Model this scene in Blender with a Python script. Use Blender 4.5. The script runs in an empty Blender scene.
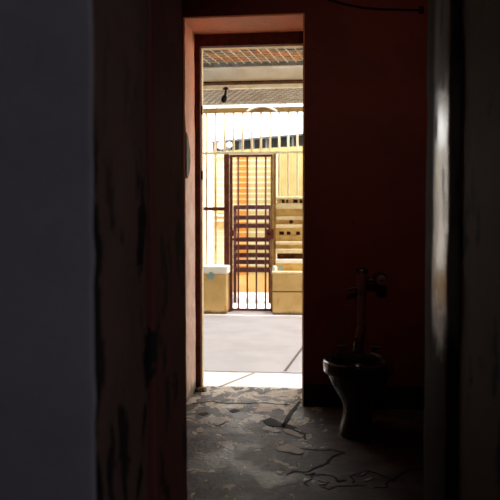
import bpy, bmesh, math, random
from mathutils import Vector, Matrix, Euler, noise

random.seed(7)
SC = bpy.context.scene
COL = SC.collection
R = math.radians

# ------------------------------------------------------------------ camera
F = 640.0                                   # focal length for a 500 px frame
CAM = Vector((0, 0, 1.15))
ROT = Euler((R(90 - 1.97), 0, R(5.7)), 'XYZ').to_matrix()
cam = bpy.data.cameras.new('camera')
camo = bpy.data.objects.new('camera', cam)
COL.objects.link(camo)
camo.location = CAM
camo.rotation_euler = (R(90 - 1.97), 0, R(5.7))
cam.lens = F / 500 * 36
cam.sensor_width = 36
cam.clip_start = 0.05
cam.dof.use_dof = True
cam.dof.focus_distance = 4.1
cam.dof.aperture_fstop = 3.6
SC.camera = camo
SC.view_settings.view_transform = 'Standard'
SC.view_settings.look = 'None'
SC.view_settings.exposure = 0.0
SC.cycles.sample_clamp_indirect = 6.0
SC.cycles.diffuse_bounces = 6
SC.cycles.max_bounces = 10


def ray(px, py):
    return (ROT @ Vector(((px - 250) / F, (250 - py) / F, -1))).normalized()


def atY(px, py, Y):
    d = ray(px, py)
    return CAM + d * (Y / d.y)


def atZ(px, py, z=0.0):
    d = ray(px, py)
    return CAM + d * ((z - CAM.z) / d.z)


def X(px, Y):
    return atY(px, 228, Y).x


def Z(py, Y, px=255):
    return atY(px, py, Y).z


# --------------------------------------------------------------- materials
def nt(name):
    m = bpy.data.materials.new(name)
    m.use_nodes = True
    n = m.node_tree
    b = n.nodes['Principled BSDF']
    return m, n, b


def c4(c):
    return (c[0], c[1], c[2], 1)


def mixc(n, fac, a, b):
    mx = n.nodes.new('ShaderNodeMix')
    mx.data_type = 'RGBA'
    if isinstance(fac, (int, float)):
        mx.inputs[0].default_value = fac
    else:
        n.links.new(fac, mx.inputs[0])
    for s, v in ((6, a), (7, b)):
        if isinstance(v, tuple):
            mx.inputs[s].default_value = c4(v)
        else:
            n.links.new(v, mx.inputs[s])
    return mx.outputs[2]


def math_(n, op, a, b=None, c=None, clamp=False):
    t = n.nodes.new('ShaderNodeMath')
    t.operation = op
    t.use_clamp = clamp
    for i, v in enumerate((a, b, c)):
        if v is None:
            continue
        if isinstance(v, (int, float)):
            t.inputs[i].default_value = v
        else:
            n.links.new(v, t.inputs[i])
    return t.outputs[0]


def noise_(n, scale, detail=6, rough=0.6, stretch=None, dist=0.0):
    tc = n.nodes.new('ShaderNodeNewGeometry')
    v = tc.outputs['Position']
    if stretch:
        mp = n.nodes.new('ShaderNodeMapping')
        mp.inputs['Scale'].default_value = stretch
        n.links.new(v, mp.inputs[0])
        v = mp.outputs[0]
    t = n.nodes.new('ShaderNodeTexNoise')
    t.inputs['Scale'].default_value = scale
    t.inputs['Detail'].default_value = detail
    t.inputs['Roughness'].default_value = rough
    t.inputs['Distortion'].default_value = dist
    n.links.new(v, t.inputs['Vector'])
    return t.outputs['Fac']


def step_(n, v, lo, hi):
    t = n.nodes.new('ShaderNodeMapRange')
    t.interpolation_type = 'SMOOTHSTEP'
    n.links.new(v, t.inputs[0])
    t.inputs[1].default_value = lo
    t.inputs[2].default_value = hi
    return t.outputs[0]


def pos(n, axis):
    g = n.nodes.new('ShaderNodeNewGeometry')
    s = n.nodes.new('ShaderNodeSeparateXYZ')
    n.links.new(g.outputs['Position'], s.inputs[0])
    return s.outputs[axis]


def bump(n, b, h, strength=0.3, dist=0.01):
    t = n.nodes.new('ShaderNodeBump')
    t.inputs['Strength'].default_value = strength
    t.inputs['Distance'].default_value = dist
    n.links.new(h, t.inputs['Height'])
    n.links.new(t.outputs[0], b.inputs['Normal'])


def setin(n, b, key, v):
    if isinstance(v, tuple):
        b.inputs[key].default_value = c4(v)
    elif isinstance(v, (int, float)):
        b.inputs[key].default_value = v
    else:
        n.links.new(v, b.inputs[key])


def plain(name, col, col2=None, rough=0.6, scale=12.0, lo=0.42, hi=0.68, bs=0.2, metal=0.0, stretch=None):
    m, n, b = nt(name)
    if col2:
        f = step_(n, noise_(n, scale, stretch=stretch), lo, hi)
        setin(n, b, 'Base Color', mixc(n, f, col, col2))
    else:
        setin(n, b, 'Base Color', col)
    setin(n, b, 'Roughness', rough)
    setin(n, b, 'Metallic', metal)
    if bs:
        bump(n, b, noise_(n, scale * 3), bs, 0.004)
    return m


M = {}
Y1, YM, Y2 = 1.135, 1.545, 1.93            # partition: near face, rebate, far face

# old red-brown oil paint on plaster, darker scuffed skirt near the floor
m, n, b = nt('red_brown_wall_paint')
f = step_(n, noise_(n, 3.0), 0.35, 0.7)
c = mixc(n, f, (0.150, 0.030, 0.019), (0.115, 0.025, 0.016))
chips = step_(n, noise_(n, 26, 4, 0.55), 0.72, 0.74)
c = mixc(n, chips, c, (0.02, 0.012, 0.01))
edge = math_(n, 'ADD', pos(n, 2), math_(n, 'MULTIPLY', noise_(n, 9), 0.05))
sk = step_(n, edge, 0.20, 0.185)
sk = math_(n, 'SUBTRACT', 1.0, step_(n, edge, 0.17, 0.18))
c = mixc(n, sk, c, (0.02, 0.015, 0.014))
setin(n, b, 'Base Color', c)
setin(n, b, 'Roughness', 0.55)
bump(n, b, noise_(n, 14), 0.25, 0.01)
b.inputs['Specular IOR Level'].default_value = 0.12
M['red'] = m

# orange-pink plaster inside the outer doorway
m, n, b = nt('pink_plaster_reveal')
f = step_(n, noise_(n, 7), 0.35, 0.7)
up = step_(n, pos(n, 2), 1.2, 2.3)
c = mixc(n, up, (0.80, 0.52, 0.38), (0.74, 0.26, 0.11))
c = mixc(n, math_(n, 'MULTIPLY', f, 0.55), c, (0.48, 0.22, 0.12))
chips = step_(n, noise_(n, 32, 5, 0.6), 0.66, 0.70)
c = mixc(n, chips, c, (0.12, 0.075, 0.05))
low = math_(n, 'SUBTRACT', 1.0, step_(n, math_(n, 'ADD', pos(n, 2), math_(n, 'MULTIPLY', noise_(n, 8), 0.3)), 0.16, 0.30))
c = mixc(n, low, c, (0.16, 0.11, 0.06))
setin(n, b, 'Base Color', c)
setin(n, b, 'Roughness', 0.7)
bump(n, b, noise_(n, 25), 0.5, 0.01)
M['reveal'] = m

# partition: slate face towards the corridor, brown peeling paint elsewhere
def partition(name, brown, brown2, slate=1.0):
    m, n, b = nt(name)
    g = n.nodes.new('ShaderNodeNewGeometry')
    s = n.nodes.new('ShaderNodeSeparateXYZ')
    n.links.new(g.outputs['True Normal'], s.inputs[0])
    face = math_(n, 'MULTIPLY', math_(n, 'LESS_THAN', s.outputs[1], -0.6), slate)
    peel = step_(n, noise_(n, 5.5, 6, 0.62, (1, 1.6, 0.7)), 0.565, 0.59)
    lowz = math_(n, 'SUBTRACT', 1.0, step_(n, pos(n, 2), 0.9, 1.7))
    peel = math_(n, 'MULTIPLY', peel, math_(n, 'ADD', lowz, 0.12, clamp=True))
    c = mixc(n, step_(n, noise_(n, 4), 0.4, 0.65), brown, brown2)
    rag = math_(n, 'ADD', pos(n, 1), math_(n, 'MULTIPLY', noise_(n, 6, 6, 0.65), 0.22))
    band = math_(n, 'SUBTRACT', 1.0, step_(n, rag, Y1 + 0.135, Y1 + 0.150))
    bz = math_(n, 'SUBTRACT', 1.0, step_(n, pos(n, 2), 1.24, 1.40))
    peel = math_(n, 'MAXIMUM', peel, math_(n, 'MULTIPLY', band, bz))
    c = mixc(n, peel, c, (0.012, 0.009, 0.008))
    gr = mixc(n, step_(n, noise_(n, 3.5), 0.3, 0.75), (0.39, 0.375, 0.425), (0.31, 0.30, 0.345))
    gr = mixc(n, step_(n, noise_(n, 11, 5, 0.6, (1, 1, 0.5)), 0.67, 0.74), gr, (0.12, 0.12, 0.15))
    setin(n, b, 'Base Color', mixc(n, face, c, gr))
    setin(n, b, 'Roughness', 0.75)
    bump(n, b, noise_(n, 18), 0.3, 0.008)
    return m
M['near'] = partition('slate_and_brown_paint', (0.20, 0.112, 0.092), (0.155, 0.088, 0.074))
M['near_dark'] = partition('dark_olive_reveal_paint', (0.15, 0.085, 0.05), (0.12, 0.07, 0.042))
M['near_dark'].node_tree.nodes['Principled BSDF'].inputs['Specular IOR Level'].default_value = 0.07
M['far'] = partition('dark_red_reveal_paint', (0.17, 0.045, 0.032), (0.14, 0.042, 0.03), 0.0)

m, n, b = nt('worn_sheen_reveal_paint')
c = mixc(n, step_(n, noise_(n, 4), 0.4, 0.65), (0.055, 0.03, 0.022), (0.045, 0.026, 0.02))
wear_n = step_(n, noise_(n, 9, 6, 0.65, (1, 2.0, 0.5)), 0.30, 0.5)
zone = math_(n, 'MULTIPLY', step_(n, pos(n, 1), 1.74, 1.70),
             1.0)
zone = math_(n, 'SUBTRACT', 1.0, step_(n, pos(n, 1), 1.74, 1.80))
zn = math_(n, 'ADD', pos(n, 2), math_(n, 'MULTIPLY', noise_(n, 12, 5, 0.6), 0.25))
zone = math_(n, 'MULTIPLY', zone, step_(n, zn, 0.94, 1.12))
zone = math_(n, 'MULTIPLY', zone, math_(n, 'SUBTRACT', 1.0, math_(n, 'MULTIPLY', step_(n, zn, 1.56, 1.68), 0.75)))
wear_sheen = math_(n, 'MULTIPLY', wear_n, zone)
setin(n, b, 'Specular IOR Level', math_(n, 'MULTIPLY_ADD', wear_sheen, 0.5, 0.02))
c = mixc(n, wear_sheen, c, (0.60, 0.54, 0.48))  # pale worn paint, with the doorway's reflected sheen painted into it
setin(n, b, 'Base Color', c)
rg = math_(n, 'SUBTRACT', 0.72, math_(n, 'MULTIPLY', wear_sheen, 0.54))
setin(n, b, 'Roughness', rg)
bump(n, b, noise_(n, 30, 5, 0.6, (1, 1, 0.4)), 0.25, 0.006)
M['worn'] = m

# cell floor: dark grey paint flaking off a tan screed
m, n, b = nt('flaking_floor_paint')
base = mixc(n, step_(n, noise_(n, 6, 7, 0.65, (1, 1.5, 1)), 0.38, 0.66), (0.19, 0.15, 0.125), (0.075, 0.06, 0.055))
door_falloff = math_(n, 'MULTIPLY', step_(n, pos(n, 1), 3.2, 4.3), math_(n, 'SUBTRACT', 1.0, step_(n, pos(n, 0), -0.12, 0.15)))  # extra bare tan by the door paints in the light from outside
nz = noise_(n, 8.0, 9, 0.68, (1, 0.75, 1), 0.5)
thr = math_(n, 'ADD', nz, math_(n, 'MULTIPLY', door_falloff, 0.105))
thr = math_(n, 'SUBTRACT', thr, math_(n, 'MULTIPLY', step_(n, pos(n, 0), -0.05, 0.3), 0.06))  # fewer bare patches to the right, painting that side as shaded
bare = step_(n, thr, 0.585, 0.60)
tint = mixc(n, step_(n, noise_(n, 24, 5, 0.6), 0.35, 0.7), (0.80, 0.68, 0.53), (0.52, 0.42, 0.31))
far_shade = math_(n, 'SUBTRACT', 1.0, step_(n, math_(n, 'ADD', pos(n, 1), math_(n, 'MULTIPLY', noise_(n, 2.0), 0.6)), 2.9, 3.9))  # base darkened away from the door, painting in the light falloff
base = mixc(n, math_(n, 'MULTIPLY', far_shade, 0.75), base, (0.06, 0.046, 0.04))
c = mixc(n, bare, base, tint)
rim = math_(n, 'MULTIPLY', step_(n, thr, 0.55, 0.578), math_(n, 'SUBTRACT', 1.0, bare))
c = mixc(n, math_(n, 'MULTIPLY', rim, 0.8), c, (0.022, 0.018, 0.016))
scr = step_(n, noise_(n, 30, 7, 0.75, (0.45, 2.6, 1)), 0.5, 0.75)
c = mixc(n, math_(n, 'MULTIPLY', scr, 0.22), c, (0.22, 0.19, 0.175))
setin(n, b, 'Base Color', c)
wet = step_(n, noise_(n, 3.2, 3), 0.48, 0.6)
setin(n, b, 'Roughness', math_(n, 'SUBTRACT', 0.55, math_(n, 'MULTIPLY', wet, 0.2)))
bump(n, b, math_(n, 'ADD', math_(n, 'MULTIPLY', thr, -1.4), noise_(n, 40, 5, 0.6)), 0.7, 0.008)
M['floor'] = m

M['blocker_dark'] = plain('dark_light_blocker', (0.10, 0.07, 0.055), (0.07, 0.05, 0.04), 0.9, 4)  # colour of the light blocker added beside the yard
M['bare'] = plain('pale_bare_screed', (0.74, 0.65, 0.54), (0.6, 0.52, 0.43), 0.6, 20)
M['crack'] = plain('dark_crack', (0.012, 0.01, 0.009), None, 0.8, bs=0)
M['wet'] = plain('wet_film', (0.25, 0.23, 0.22), None, 0.05, 30, bs=0.5)
M['rough_cement'] = plain('grey_cement_patch', (0.13, 0.112, 0.08), (0.08, 0.07, 0.05), 0.8, 20)
M['dingy'] = plain('dingy_ceiling', (0.12, 0.08, 0.07), (0.09, 0.06, 0.055), 0.8, 3)
M['corridor'] = plain('corridor_slate', (0.26, 0.26, 0.30), (0.2, 0.2, 0.24), 0.8, 3)
M['frame'] = plain('dark_red_frame', (0.105, 0.026, 0.012), (0.05, 0.014, 0.008), 0.6, 18)
M['stop'] = plain('yellow_frame_edge', (0.74, 0.54, 0.27), (0.50, 0.34, 0.15), 0.6, 16, 0.5, 0.7)
M['black'] = plain('black_rubber', (0.012, 0.011, 0.011), None, 0.6, bs=0)
M['toilet'] = plain('grimy_glazed_ceramic', (0.062, 0.05, 0.044), (0.038, 0.027, 0.022), 0.13, 9, bs=0.05)
M['brass'] = plain('painted_pipe', (0.13, 0.04, 0.026), (0.09, 0.03, 0.02), 0.45, 30, bs=0.1)
M['darkpipe'] = plain('tarnished_fitting', (0.035, 0.02, 0.016), (0.02, 0.012, 0.01), 0.4, 30, bs=0.1)

M['yard'] = plain('pale_courtyard_concrete', (0.74, 0.685, 0.71), (0.64, 0.585, 0.61), 0.55, 2.2, 0.35, 0.7, 0.15)
M['apron'] = plain('whitewashed_apron', (0.52, 0.50, 0.48), (0.44, 0.41, 0.385), 0.6, 3, bs=0.1)
M['joint'] = plain('slab_joint', (0.20, 0.16, 0.14), None, 0.8, bs=0)
M['drain'] = plain('grey_drain_channel', (0.36, 0.33, 0.35), (0.22, 0.2, 0.2), 0.5, 8)
m, n, b = nt('ochre_rendered_wall')
c = mixc(n, step_(n, noise_(n, 6), 0.35, 0.7), (0.68, 0.47, 0.20), (0.60, 0.39, 0.14))
c = mixc(n, step_(n, noise_(n, 5, 6, 0.6, (3, 1, 0.6)), 0.6, 0.75), c, (0.55, 0.24, 0.05))
low = math_(n, 'SUBTRACT', 1.0, step_(n, math_(n, 'ADD', pos(n, 2), math_(n, 'MULTIPLY', noise_(n, 10), 0.06)), 0.04, 0.09))
c = mixc(n, low, c, (0.12, 0.08, 0.03))
setin(n, b, 'Base Color', c)
setin(n, b, 'Roughness', 0.75)
M['ochre'] = m
M['white'] = plain('white_limewash', (0.88, 0.86, 0.82), (0.80, 0.77, 0.7), 0.7, 8, bs=0.1)
M['cream'] = plain('cream_bar_paint', (0.82, 0.70, 0.46), (0.70, 0.52, 0.28), 0.5, 9, 0.5, 0.8, 0.1)
M['rustbar'] = plain('rust_red_gate_paint', (0.10, 0.025, 0.020), (0.155, 0.05, 0.03), 0.5, 9, bs=0.1)
M['thinbar'] = plain('rusty_cream_bar_paint', (0.62, 0.44, 0.22), (0.45, 0.2, 0.1), 0.5, 8, 0.5, 0.7, 0.1)
M['olivebar'] = plain('mustard_stile_paint', (0.32, 0.17, 0.05), (0.2, 0.09, 0.03), 0.5, 9, bs=0.1)
M['beam'] = plain('grey_steel_channel', (0.92, 0.92, 0.94), (0.82, 0.80, 0.80), 0.6, 6)
M['paleb'] = plain('cream_steel_bar', (0.85, 0.74, 0.55), (0.7, 0.55, 0.34), 0.6, 6)
M['ochrebeam'] = plain('mustard_beam_paint', (0.30, 0.165, 0.035), (0.22, 0.11, 0.025), 0.6, 6)
M['wire'] = plain('galvanised_wire', (0.60, 0.56, 0.49), (0.44, 0.34, 0.22), 0.5, 5)
M['sheet'] = plain('dull_roof_sheet', (0.17, 0.16, 0.145), (0.09, 0.085, 0.08), 0.7, 9, stretch=(0.6, 3, 1))
M['rust'] = plain('rust_flakes', (0.85, 0.36, 0.06), (0.45, 0.17, 0.035), 0.9, 22, 0.4, 0.6)
m, n, b = nt('perforated_shade_sheet')
f = step_(n, noise_(n, 14, 3), 0.4, 0.6)
setin(n, b, 'Base Color', mixc(n, f, (0.17, 0.125, 0.085), (0.26, 0.20, 0.135)))
setin(n, b, 'Roughness', 0.7)
holes = step_(n, noise_(n, 5.5, 2, 0.5, (1, 1.6, 1)), 0.70, 0.71)
setin(n, b, 'Alpha', math_(n, 'SUBTRACT', 1.0, holes))
M['shade'] = m

def blockwall(name, a, bb, mortar, course, length):
    m, n, b = nt(name)
    g = n.nodes.new('ShaderNodeNewGeometry')
    s = n.nodes.new('ShaderNodeSeparateXYZ')
    cb = n.nodes.new('ShaderNodeCombineXYZ')
    n.links.new(g.outputs['Position'], s.inputs[0])
    n.links.new(s.outputs[0], cb.inputs[0])
    n.links.new(s.outputs[2], cb.inputs[1])
    t = n.nodes.new('ShaderNodeTexBrick')
    n.links.new(cb.outputs[0], t.inputs['Vector'])
    t.inputs['Color1'].default_value = c4(a)
    t.inputs['Color2'].default_value = c4(bb)
    t.inputs['Mortar'].default_value = c4(mortar)
    t.inputs['Scale'].default_value = 1.0
    t.inputs['Brick Width'].default_value = length
    t.inputs['Row Height'].default_value = course
    t.inputs['Mortar Size'].default_value = 0.014
    t.inputs['Mortar Smooth'].default_value = 0.2
    n.links.new(t.outputs['Color'], b.inputs['Base Color'])
    setin(n, b, 'Roughness', 0.7)
    return m
M['blocks'] = blockwall('yellow_painted_blocks', (0.45, 0.345, 0.135), (0.40, 0.295, 0.105), (0.60, 0.54, 0.40), 0.098, 60.0)
M['orange'] = blockwall('orange_painted_blocks', (0.44, 0.16, 0.008), (0.38, 0.12, 0.005), (0.56, 0.36, 0.16), 0.098, 60.0)
M['creamwall'] = blockwall('cream_painted_blocks', (0.78, 0.66, 0.38), (0.74, 0.60, 0.32), (0.84, 0.76, 0.56), 0.1, 60.0)
M['yellow'] = plain('yellow_house_paint', (0.47, 0.37, 0.145), (0.42, 0.315, 0.11), 0.7, 4)
M['tan'] = plain('tan_step_paint', (0.62, 0.42, 0.15), (0.48, 0.26, 0.07), 0.7, 7)
M['nosing'] = plain('pale_step_nosing', (0.84, 0.72, 0.46), (0.72, 0.56, 0.3), 0.7, 9)
M['darkwood'] = plain('dark_brown_timber', (0.045, 0.016, 0.018), (0.075, 0.026, 0.022), 0.6, 8, stretch=(0.3, 3, 3))
M['glass'] = plain('dark_window_glass', (0.02, 0.022, 0.022), (0.05, 0.045, 0.04), 0.6, 4, bs=0)
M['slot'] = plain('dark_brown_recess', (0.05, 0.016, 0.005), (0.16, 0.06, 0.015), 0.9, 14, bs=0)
M['lamp'] = plain('white_lamp_housing', (0.86, 0.86, 0.88), None, 0.3, bs=0)
M['grey'] = plain('grey_lamp_bracket', (0.16, 0.17, 0.19), None, 0.4, bs=0)
M['teal'] = plain('faded_teal_paint', (0.22, 0.36, 0.36), (0.4, 0.46, 0.42), 0.7, 10, bs=0)


for k_ in ('glass', 'slot', 'darkwood', 'rustbar', 'black', 'olivebar', 'sheet', 'grey', 'frame'):
    M[k_].node_tree.nodes['Principled BSDF'].inputs['Specular IOR Level'].default_value = 0.08

# ---------------------------------------------------------------- builders
class MB:
    def __init__(self):
        self.bm = bmesh.new()

    def box(self, a, b, bev=0.0):
        x0, y0, z0 = (min(a[i], b[i]) for i in range(3))
        x1, y1, z1 = (max(a[i], b[i]) for i in range(3))
        vs = [self.bm.verts.new(p) for p in ((x0, y0, z0), (x1, y0, z0), (x1, y1, z0), (x0, y1, z0),
                                              (x0, y0, z1), (x1, y0, z1), (x1, y1, z1), (x0, y1, z1))]
        fs = [self.bm.faces.new([vs[i] for i in q]) for q in
              ((0, 3, 2, 1), (4, 5, 6, 7), (0, 1, 5, 4), (1, 2, 6, 5), (2, 3, 7, 6), (3, 0, 4, 7))]
        if bev:
            es = list({e for f in fs for e in f.edges})
            bmesh.ops.bevel(self.bm, geom=es, offset=bev, segments=2, affect='EDGES', profile=0.5)
        return self

    def prism(self, bottom, top):
        """bottom, top: matching lists of 3D points, counter-clockwise from above."""
        b = [self.bm.verts.new(p) for p in bottom]
        t = [self.bm.verts.new(p) for p in top]
        self.bm.faces.new(list(reversed(b)))
        self.bm.faces.new(t)
        k = len(b)
        for i in range(k):
            j = (i + 1) % k
            self.bm.faces.new([b[i], b[j], t[j], t[i]])
        return self

    def tube(self, pts, r, seg=12, caps=True):
        pts = [Vector(p) for p in pts]
        rs = r if isinstance(r, (list, tuple)) else [r] * len(pts)
        rings = []
        prev = None
        for i, p in enumerate(pts):
            d = (pts[min(i + 1, len(pts) - 1)] - pts[max(i - 1, 0)])
            if d.length < 1e-9:
                d = prev_d
            d = d.normalized()
            prev_d = d
            if prev is None:
                u = d.orthogonal().normalized()
            else:
                u = (prev - d * prev.dot(d)).normalized()
            prev = u
            w = d.cross(u)
            rings.append([self.bm.verts.new(p + (u * math.cos(a) + w * math.sin(a)) * rs[i])
                          for a in (2 * math.pi * k / seg for k in range(seg))])
        for a, bq in zip(rings, rings[1:]):
            for k in range(seg):
                self.bm.faces.new([a[k], a[(k + 1) % seg], bq[(k + 1) % seg], bq[k]])
        if caps:
            self.bm.faces.new(list(reversed(rings[0])))
            self.bm.faces.new(rings[-1])
        return self

    def loft(self, rings, cap0=True, cap1=True, closed=False):
        vs = [[self.bm.verts.new(p) for p in ring] for ring in rings]
        pairs = list(zip(vs, vs[1:]))
        if closed:
            pairs.append((vs[-1], vs[0]))
        k = len(vs[0])
        for a, bq in pairs:
            for i in range(k):
                self.bm.faces.new([a[i], a[(i + 1) % k], bq[(i + 1) % k], bq[i]])
        if cap0 and not closed:
            self.bm.faces.new(list(reversed(vs[0])))
        if cap1 and not closed:
            self.bm.faces.new(vs[-1])
        return self

    def slab(self, pts, thick, axis):
        """thin irregular patch: outline pts pushed out by `thick` along axis."""
        ax = Vector(axis)
        a = [self.bm.verts.new(Vector(p)) for p in pts]
        t = [self.bm.verts.new(Vector(p) + ax * thick) for p in pts]
        self.bm.faces.new(t)
        self.bm.faces.new(list(reversed(a)))
        for i in range(len(a)):
            j = (i + 1) % len(a)
            self.bm.faces.new([a[i], a[j], t[j], t[i]])
        return self

    def build(self, name, mat, parent=None, smooth=False, label=None, kind=None):
        bmesh.ops.recalc_face_normals(self.bm, faces=self.bm.faces)
        me = bpy.data.meshes.new(name)
        if parent is not None:
            off = parent.matrix_basis.translation.copy()
            p = parent.parent
            while p is not None:
                off += p.matrix_basis.translation
                p = p.parent
            for v in self.bm.verts:
                v.co -= off
        self.bm.to_mesh(me)
        self.bm.free()
        if smooth:
            for p in me.polygons:
                p.use_smooth = True
        me.materials.append(mat)
        o = bpy.data.objects.new(name, me)
        COL.objects.link(o)
        if parent is not None:
            o.parent = parent
        if label:
            o['label'] = label
        if kind:
            o['kind'] = kind
        return o


def struct(o):
    o['kind'] = 'structure'
    return o


def tag(o, label, cat, group=None, kind=None):
    o['label'] = label
    o['category'] = cat
    if group:
        o['group'] = group
    if kind:
        o['kind'] = kind
    return o


def thing(name, loc, label, cat, group=None):
    o = bpy.data.objects.new(name, None)
    COL.objects.link(o)
    o.location = loc
    o.empty_display_size = 0.1
    return tag(o, label, cat, group)


def autosmooth(o, ang=40):
    me = o.data
    for p in me.polygons:
        p.use_smooth = True
    bm = bmesh.new()
    bm.from_mesh(me)
    for e in bm.edges:
        if len(e.link_faces) == 2 and e.calc_face_angle(0) > R(ang):
            e.smooth = False
    bm.to_mesh(me)
    bm.free()


def blob(cx, cy, rx, ry, n=16, jit=0.25, seed=0):
    rnd = random.Random(seed)
    out = []
    for k in range(n):
        a = 2 * math.pi * k / n
        s = 1 + rnd.uniform(-jit, jit)
        out.append((cx + rx * math.cos(a) * s, cy + ry * math.sin(a) * s))
    return out


# --------------------------------------------------------------- the cell
YI, YF, YO = 4.10, 4.45, 4.56              # inner wall face, frame face, outer face
ZC = 2.95                                  # cell ceiling
XL, XR = X(184.5, YI), X(303.5, YI)        # inner opening
XW0, XW1 = -1.25, 1.05                     # cell side walls
ZT_L, ZT_R = Z(17, YI, 184), Z(14, YI, 303)
ZT = (ZT_L + ZT_R) / 2
FX0, FX1 = -9.0, 9.0                       # the facade goes on past the cell
Y1, YM, Y2 = 1.135, 1.545, 1.93            # partition: near face, rebate, far face

def wobble_opening(x, z, amp=0.004):
    return amp * (noise.noise(Vector((x * 3, z * 7, 1.3))))

# outer wall with the doorway: inner skin (red paint) built as columns round the opening
w = MB()
w.box((XW0, YI, 0), (XL, YF, ZC))
w.box((XR, YI, 0), (XW1, YF, ZC))
w.box((XL, YI, ZT), (XR, YF, ZC))
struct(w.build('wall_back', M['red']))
# plaster lining of the doorway, thin, with an uneven edge
def lining(x, side):
    rings = []
    for i in range(34):
        z = ZT * i / 33
        d = 0.006 + 0.004 * noise.noise(Vector((z * 5, side, 0.2))) + 0.002 * noise.noise(Vector((z * 19, side, 3)))
        xx = x + side * d
        rings.append([(x - side * 0.004, YI - 0.002 - 0.2 * d, z), (xx, YI + 0.004, z), (xx, YF, z), (x - side * 0.004, YF, z)])
    return rings
lin = MB().loft(lining(XL, 1))
lin.loft(lining(XR, -1))
rings = []
for i in range(16):
    t = i / 15
    x = XL + (XR - XL) * t
    d = 0.006 + 0.004 * noise.noise(Vector((x * 9, 4.0, 0.2)))
    z = ZT - d
    rings.append([(x, YI - 0.002, ZT + 0.003), (x, YI + 0.004, z), (x, YF, z), (x, YF, ZT + 0.003)])
lin.loft(rings)
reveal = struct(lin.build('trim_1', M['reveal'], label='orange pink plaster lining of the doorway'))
# broken patch of bare cement on the left lining
zt0, zt1 = Z(178, YI, 185), Z(132, YI, 185)
pp = []
for k in range(14):
    t = k / 13
    z = zt0 + (zt1 - zt0) * t
    w_ = 0.012 + 0.115 * math.sin(math.pi * min(1, t * 0.98 + 0.04)) ** 0.7 + 0.035 * noise.noise(Vector((t * 7, 2, 2)))
    pp.append((XL + 0.011, YI + 0.006 + w_, z))
pp = [(XL + 0.011, YI + 0.004, zt0)] + pp + [(XL + 0.011, YI + 0.004, zt1)]
MB().slab(pp, 0.004, (1, 0, 0)).build('broken_plaster_patch', M['rough_cement'], reveal, label='grey bare cement where the plaster broke off')

# steel door frame against the outer half of the wall
FXL, FXR = X(200.3, YF), X(303.0, YF)
FZT = Z(45.0, YF, 250)
fr = MB()
fr.box((XL - 0.02, YF, 0), (FXL, YF + 0.05, ZT + 0.06))
fr.box((FXR, YF, 0), (XR + 0.02, YF + 0.05, ZT + 0.06))
fr.box((FXL, YF, FZT), (FXR, YF + 0.05, ZT + 0.06))
frame = struct(fr.build('trim_2', M['frame'], label='dark red steel door frame'))
st = MB()
SXL, SXR = X(202.2, YO), X(302.6, YO)
st.box((XL - 0.02, YF + 0.05, 0), (FXL + 0.004, YO, ZT + 0.06))
st.box((FXR - 0.004, YF + 0.05, 0), (XR + 0.02, YO, ZT + 0.06))
st.box((FXL, YF + 0.05, FZT + 0.005), (FXR, YO, ZT + 0.06))
stop = struct(st.build('trim_3', M['stop'], label='yellow painted outer edge of the door frame'))
for py in (112, 176):
    z = Z(py, YO, 201)
    MB().tube([(FXL + 0.004, YF + 0.045, z - 0.03), (FXL + 0.004, YF + 0.045, z + 0.03)], 0.007, 10).build('hinge', M['black'], frame, smooth=False, label='black hinge knuckle on the frame')
# facade outside
w = MB()
w.box((FX0, YF, -0.3), (XL - 0.02, YO - 0.002, 4.2))
w.box((XR + 0.02, YF, -0.3), (FX1, YO - 0.002, 4.2))
w.box((XL - 0.02, YF + 0.002, ZT + 0.06), (XR + 0.02, YO - 0.002, 4.2))
struct(w.build('wall_facade', M['yellow']))

# crumbled plaster at the foot of the left frame
lc = atZ(201.5, 391, 0.0)
lump = bmesh.new()
bmesh.ops.create_icosphere(lump, subdivisions=3, radius=1.0)
for v in lump.verts:
    d = 1 + 0.35 * noise.noise(v.co * 1.7) + 0.15 * noise.noise(v.co * 4.5)
    v.co = Vector((lc.x + v.co.x * 0.042 * d, lc.y + 0.0 + v.co.y * 0.035 * d, max(0.0, 0.008 + v.co.z * 0.022 * d)))
lm = MB()
lm.bm.free()
lm.bm = lump
tag(lm.build('plaster_lump', M['reveal'], smooth=True), 'small crumbled plaster lump at the foot of the left door frame', 'rubble')

# cell side walls, ceiling, floor
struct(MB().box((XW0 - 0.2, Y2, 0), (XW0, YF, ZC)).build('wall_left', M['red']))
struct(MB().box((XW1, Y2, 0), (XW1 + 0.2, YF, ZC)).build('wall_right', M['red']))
struct(MB().box((-3.2, -3.2, ZC), (3.2, YF, ZC + 0.2)).build('ceiling', M['dingy']))
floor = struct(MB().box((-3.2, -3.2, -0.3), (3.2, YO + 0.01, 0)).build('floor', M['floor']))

# partition the camera looks through: near half (rebated) and far half
xl1, xlm, xl2t, xl2b = X(95, Y1), X(150, YM), X(183.0, Y2), X(187.0, Y2)
def lean(z):                                # plaster of the far corner leans
    return xl2t + (xl2b - xl2t) * (1.9 - z) / 1.6
ZL = 2.35
lint = []
def ragged(xf, y0, y1, zs, side):
    return None
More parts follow.
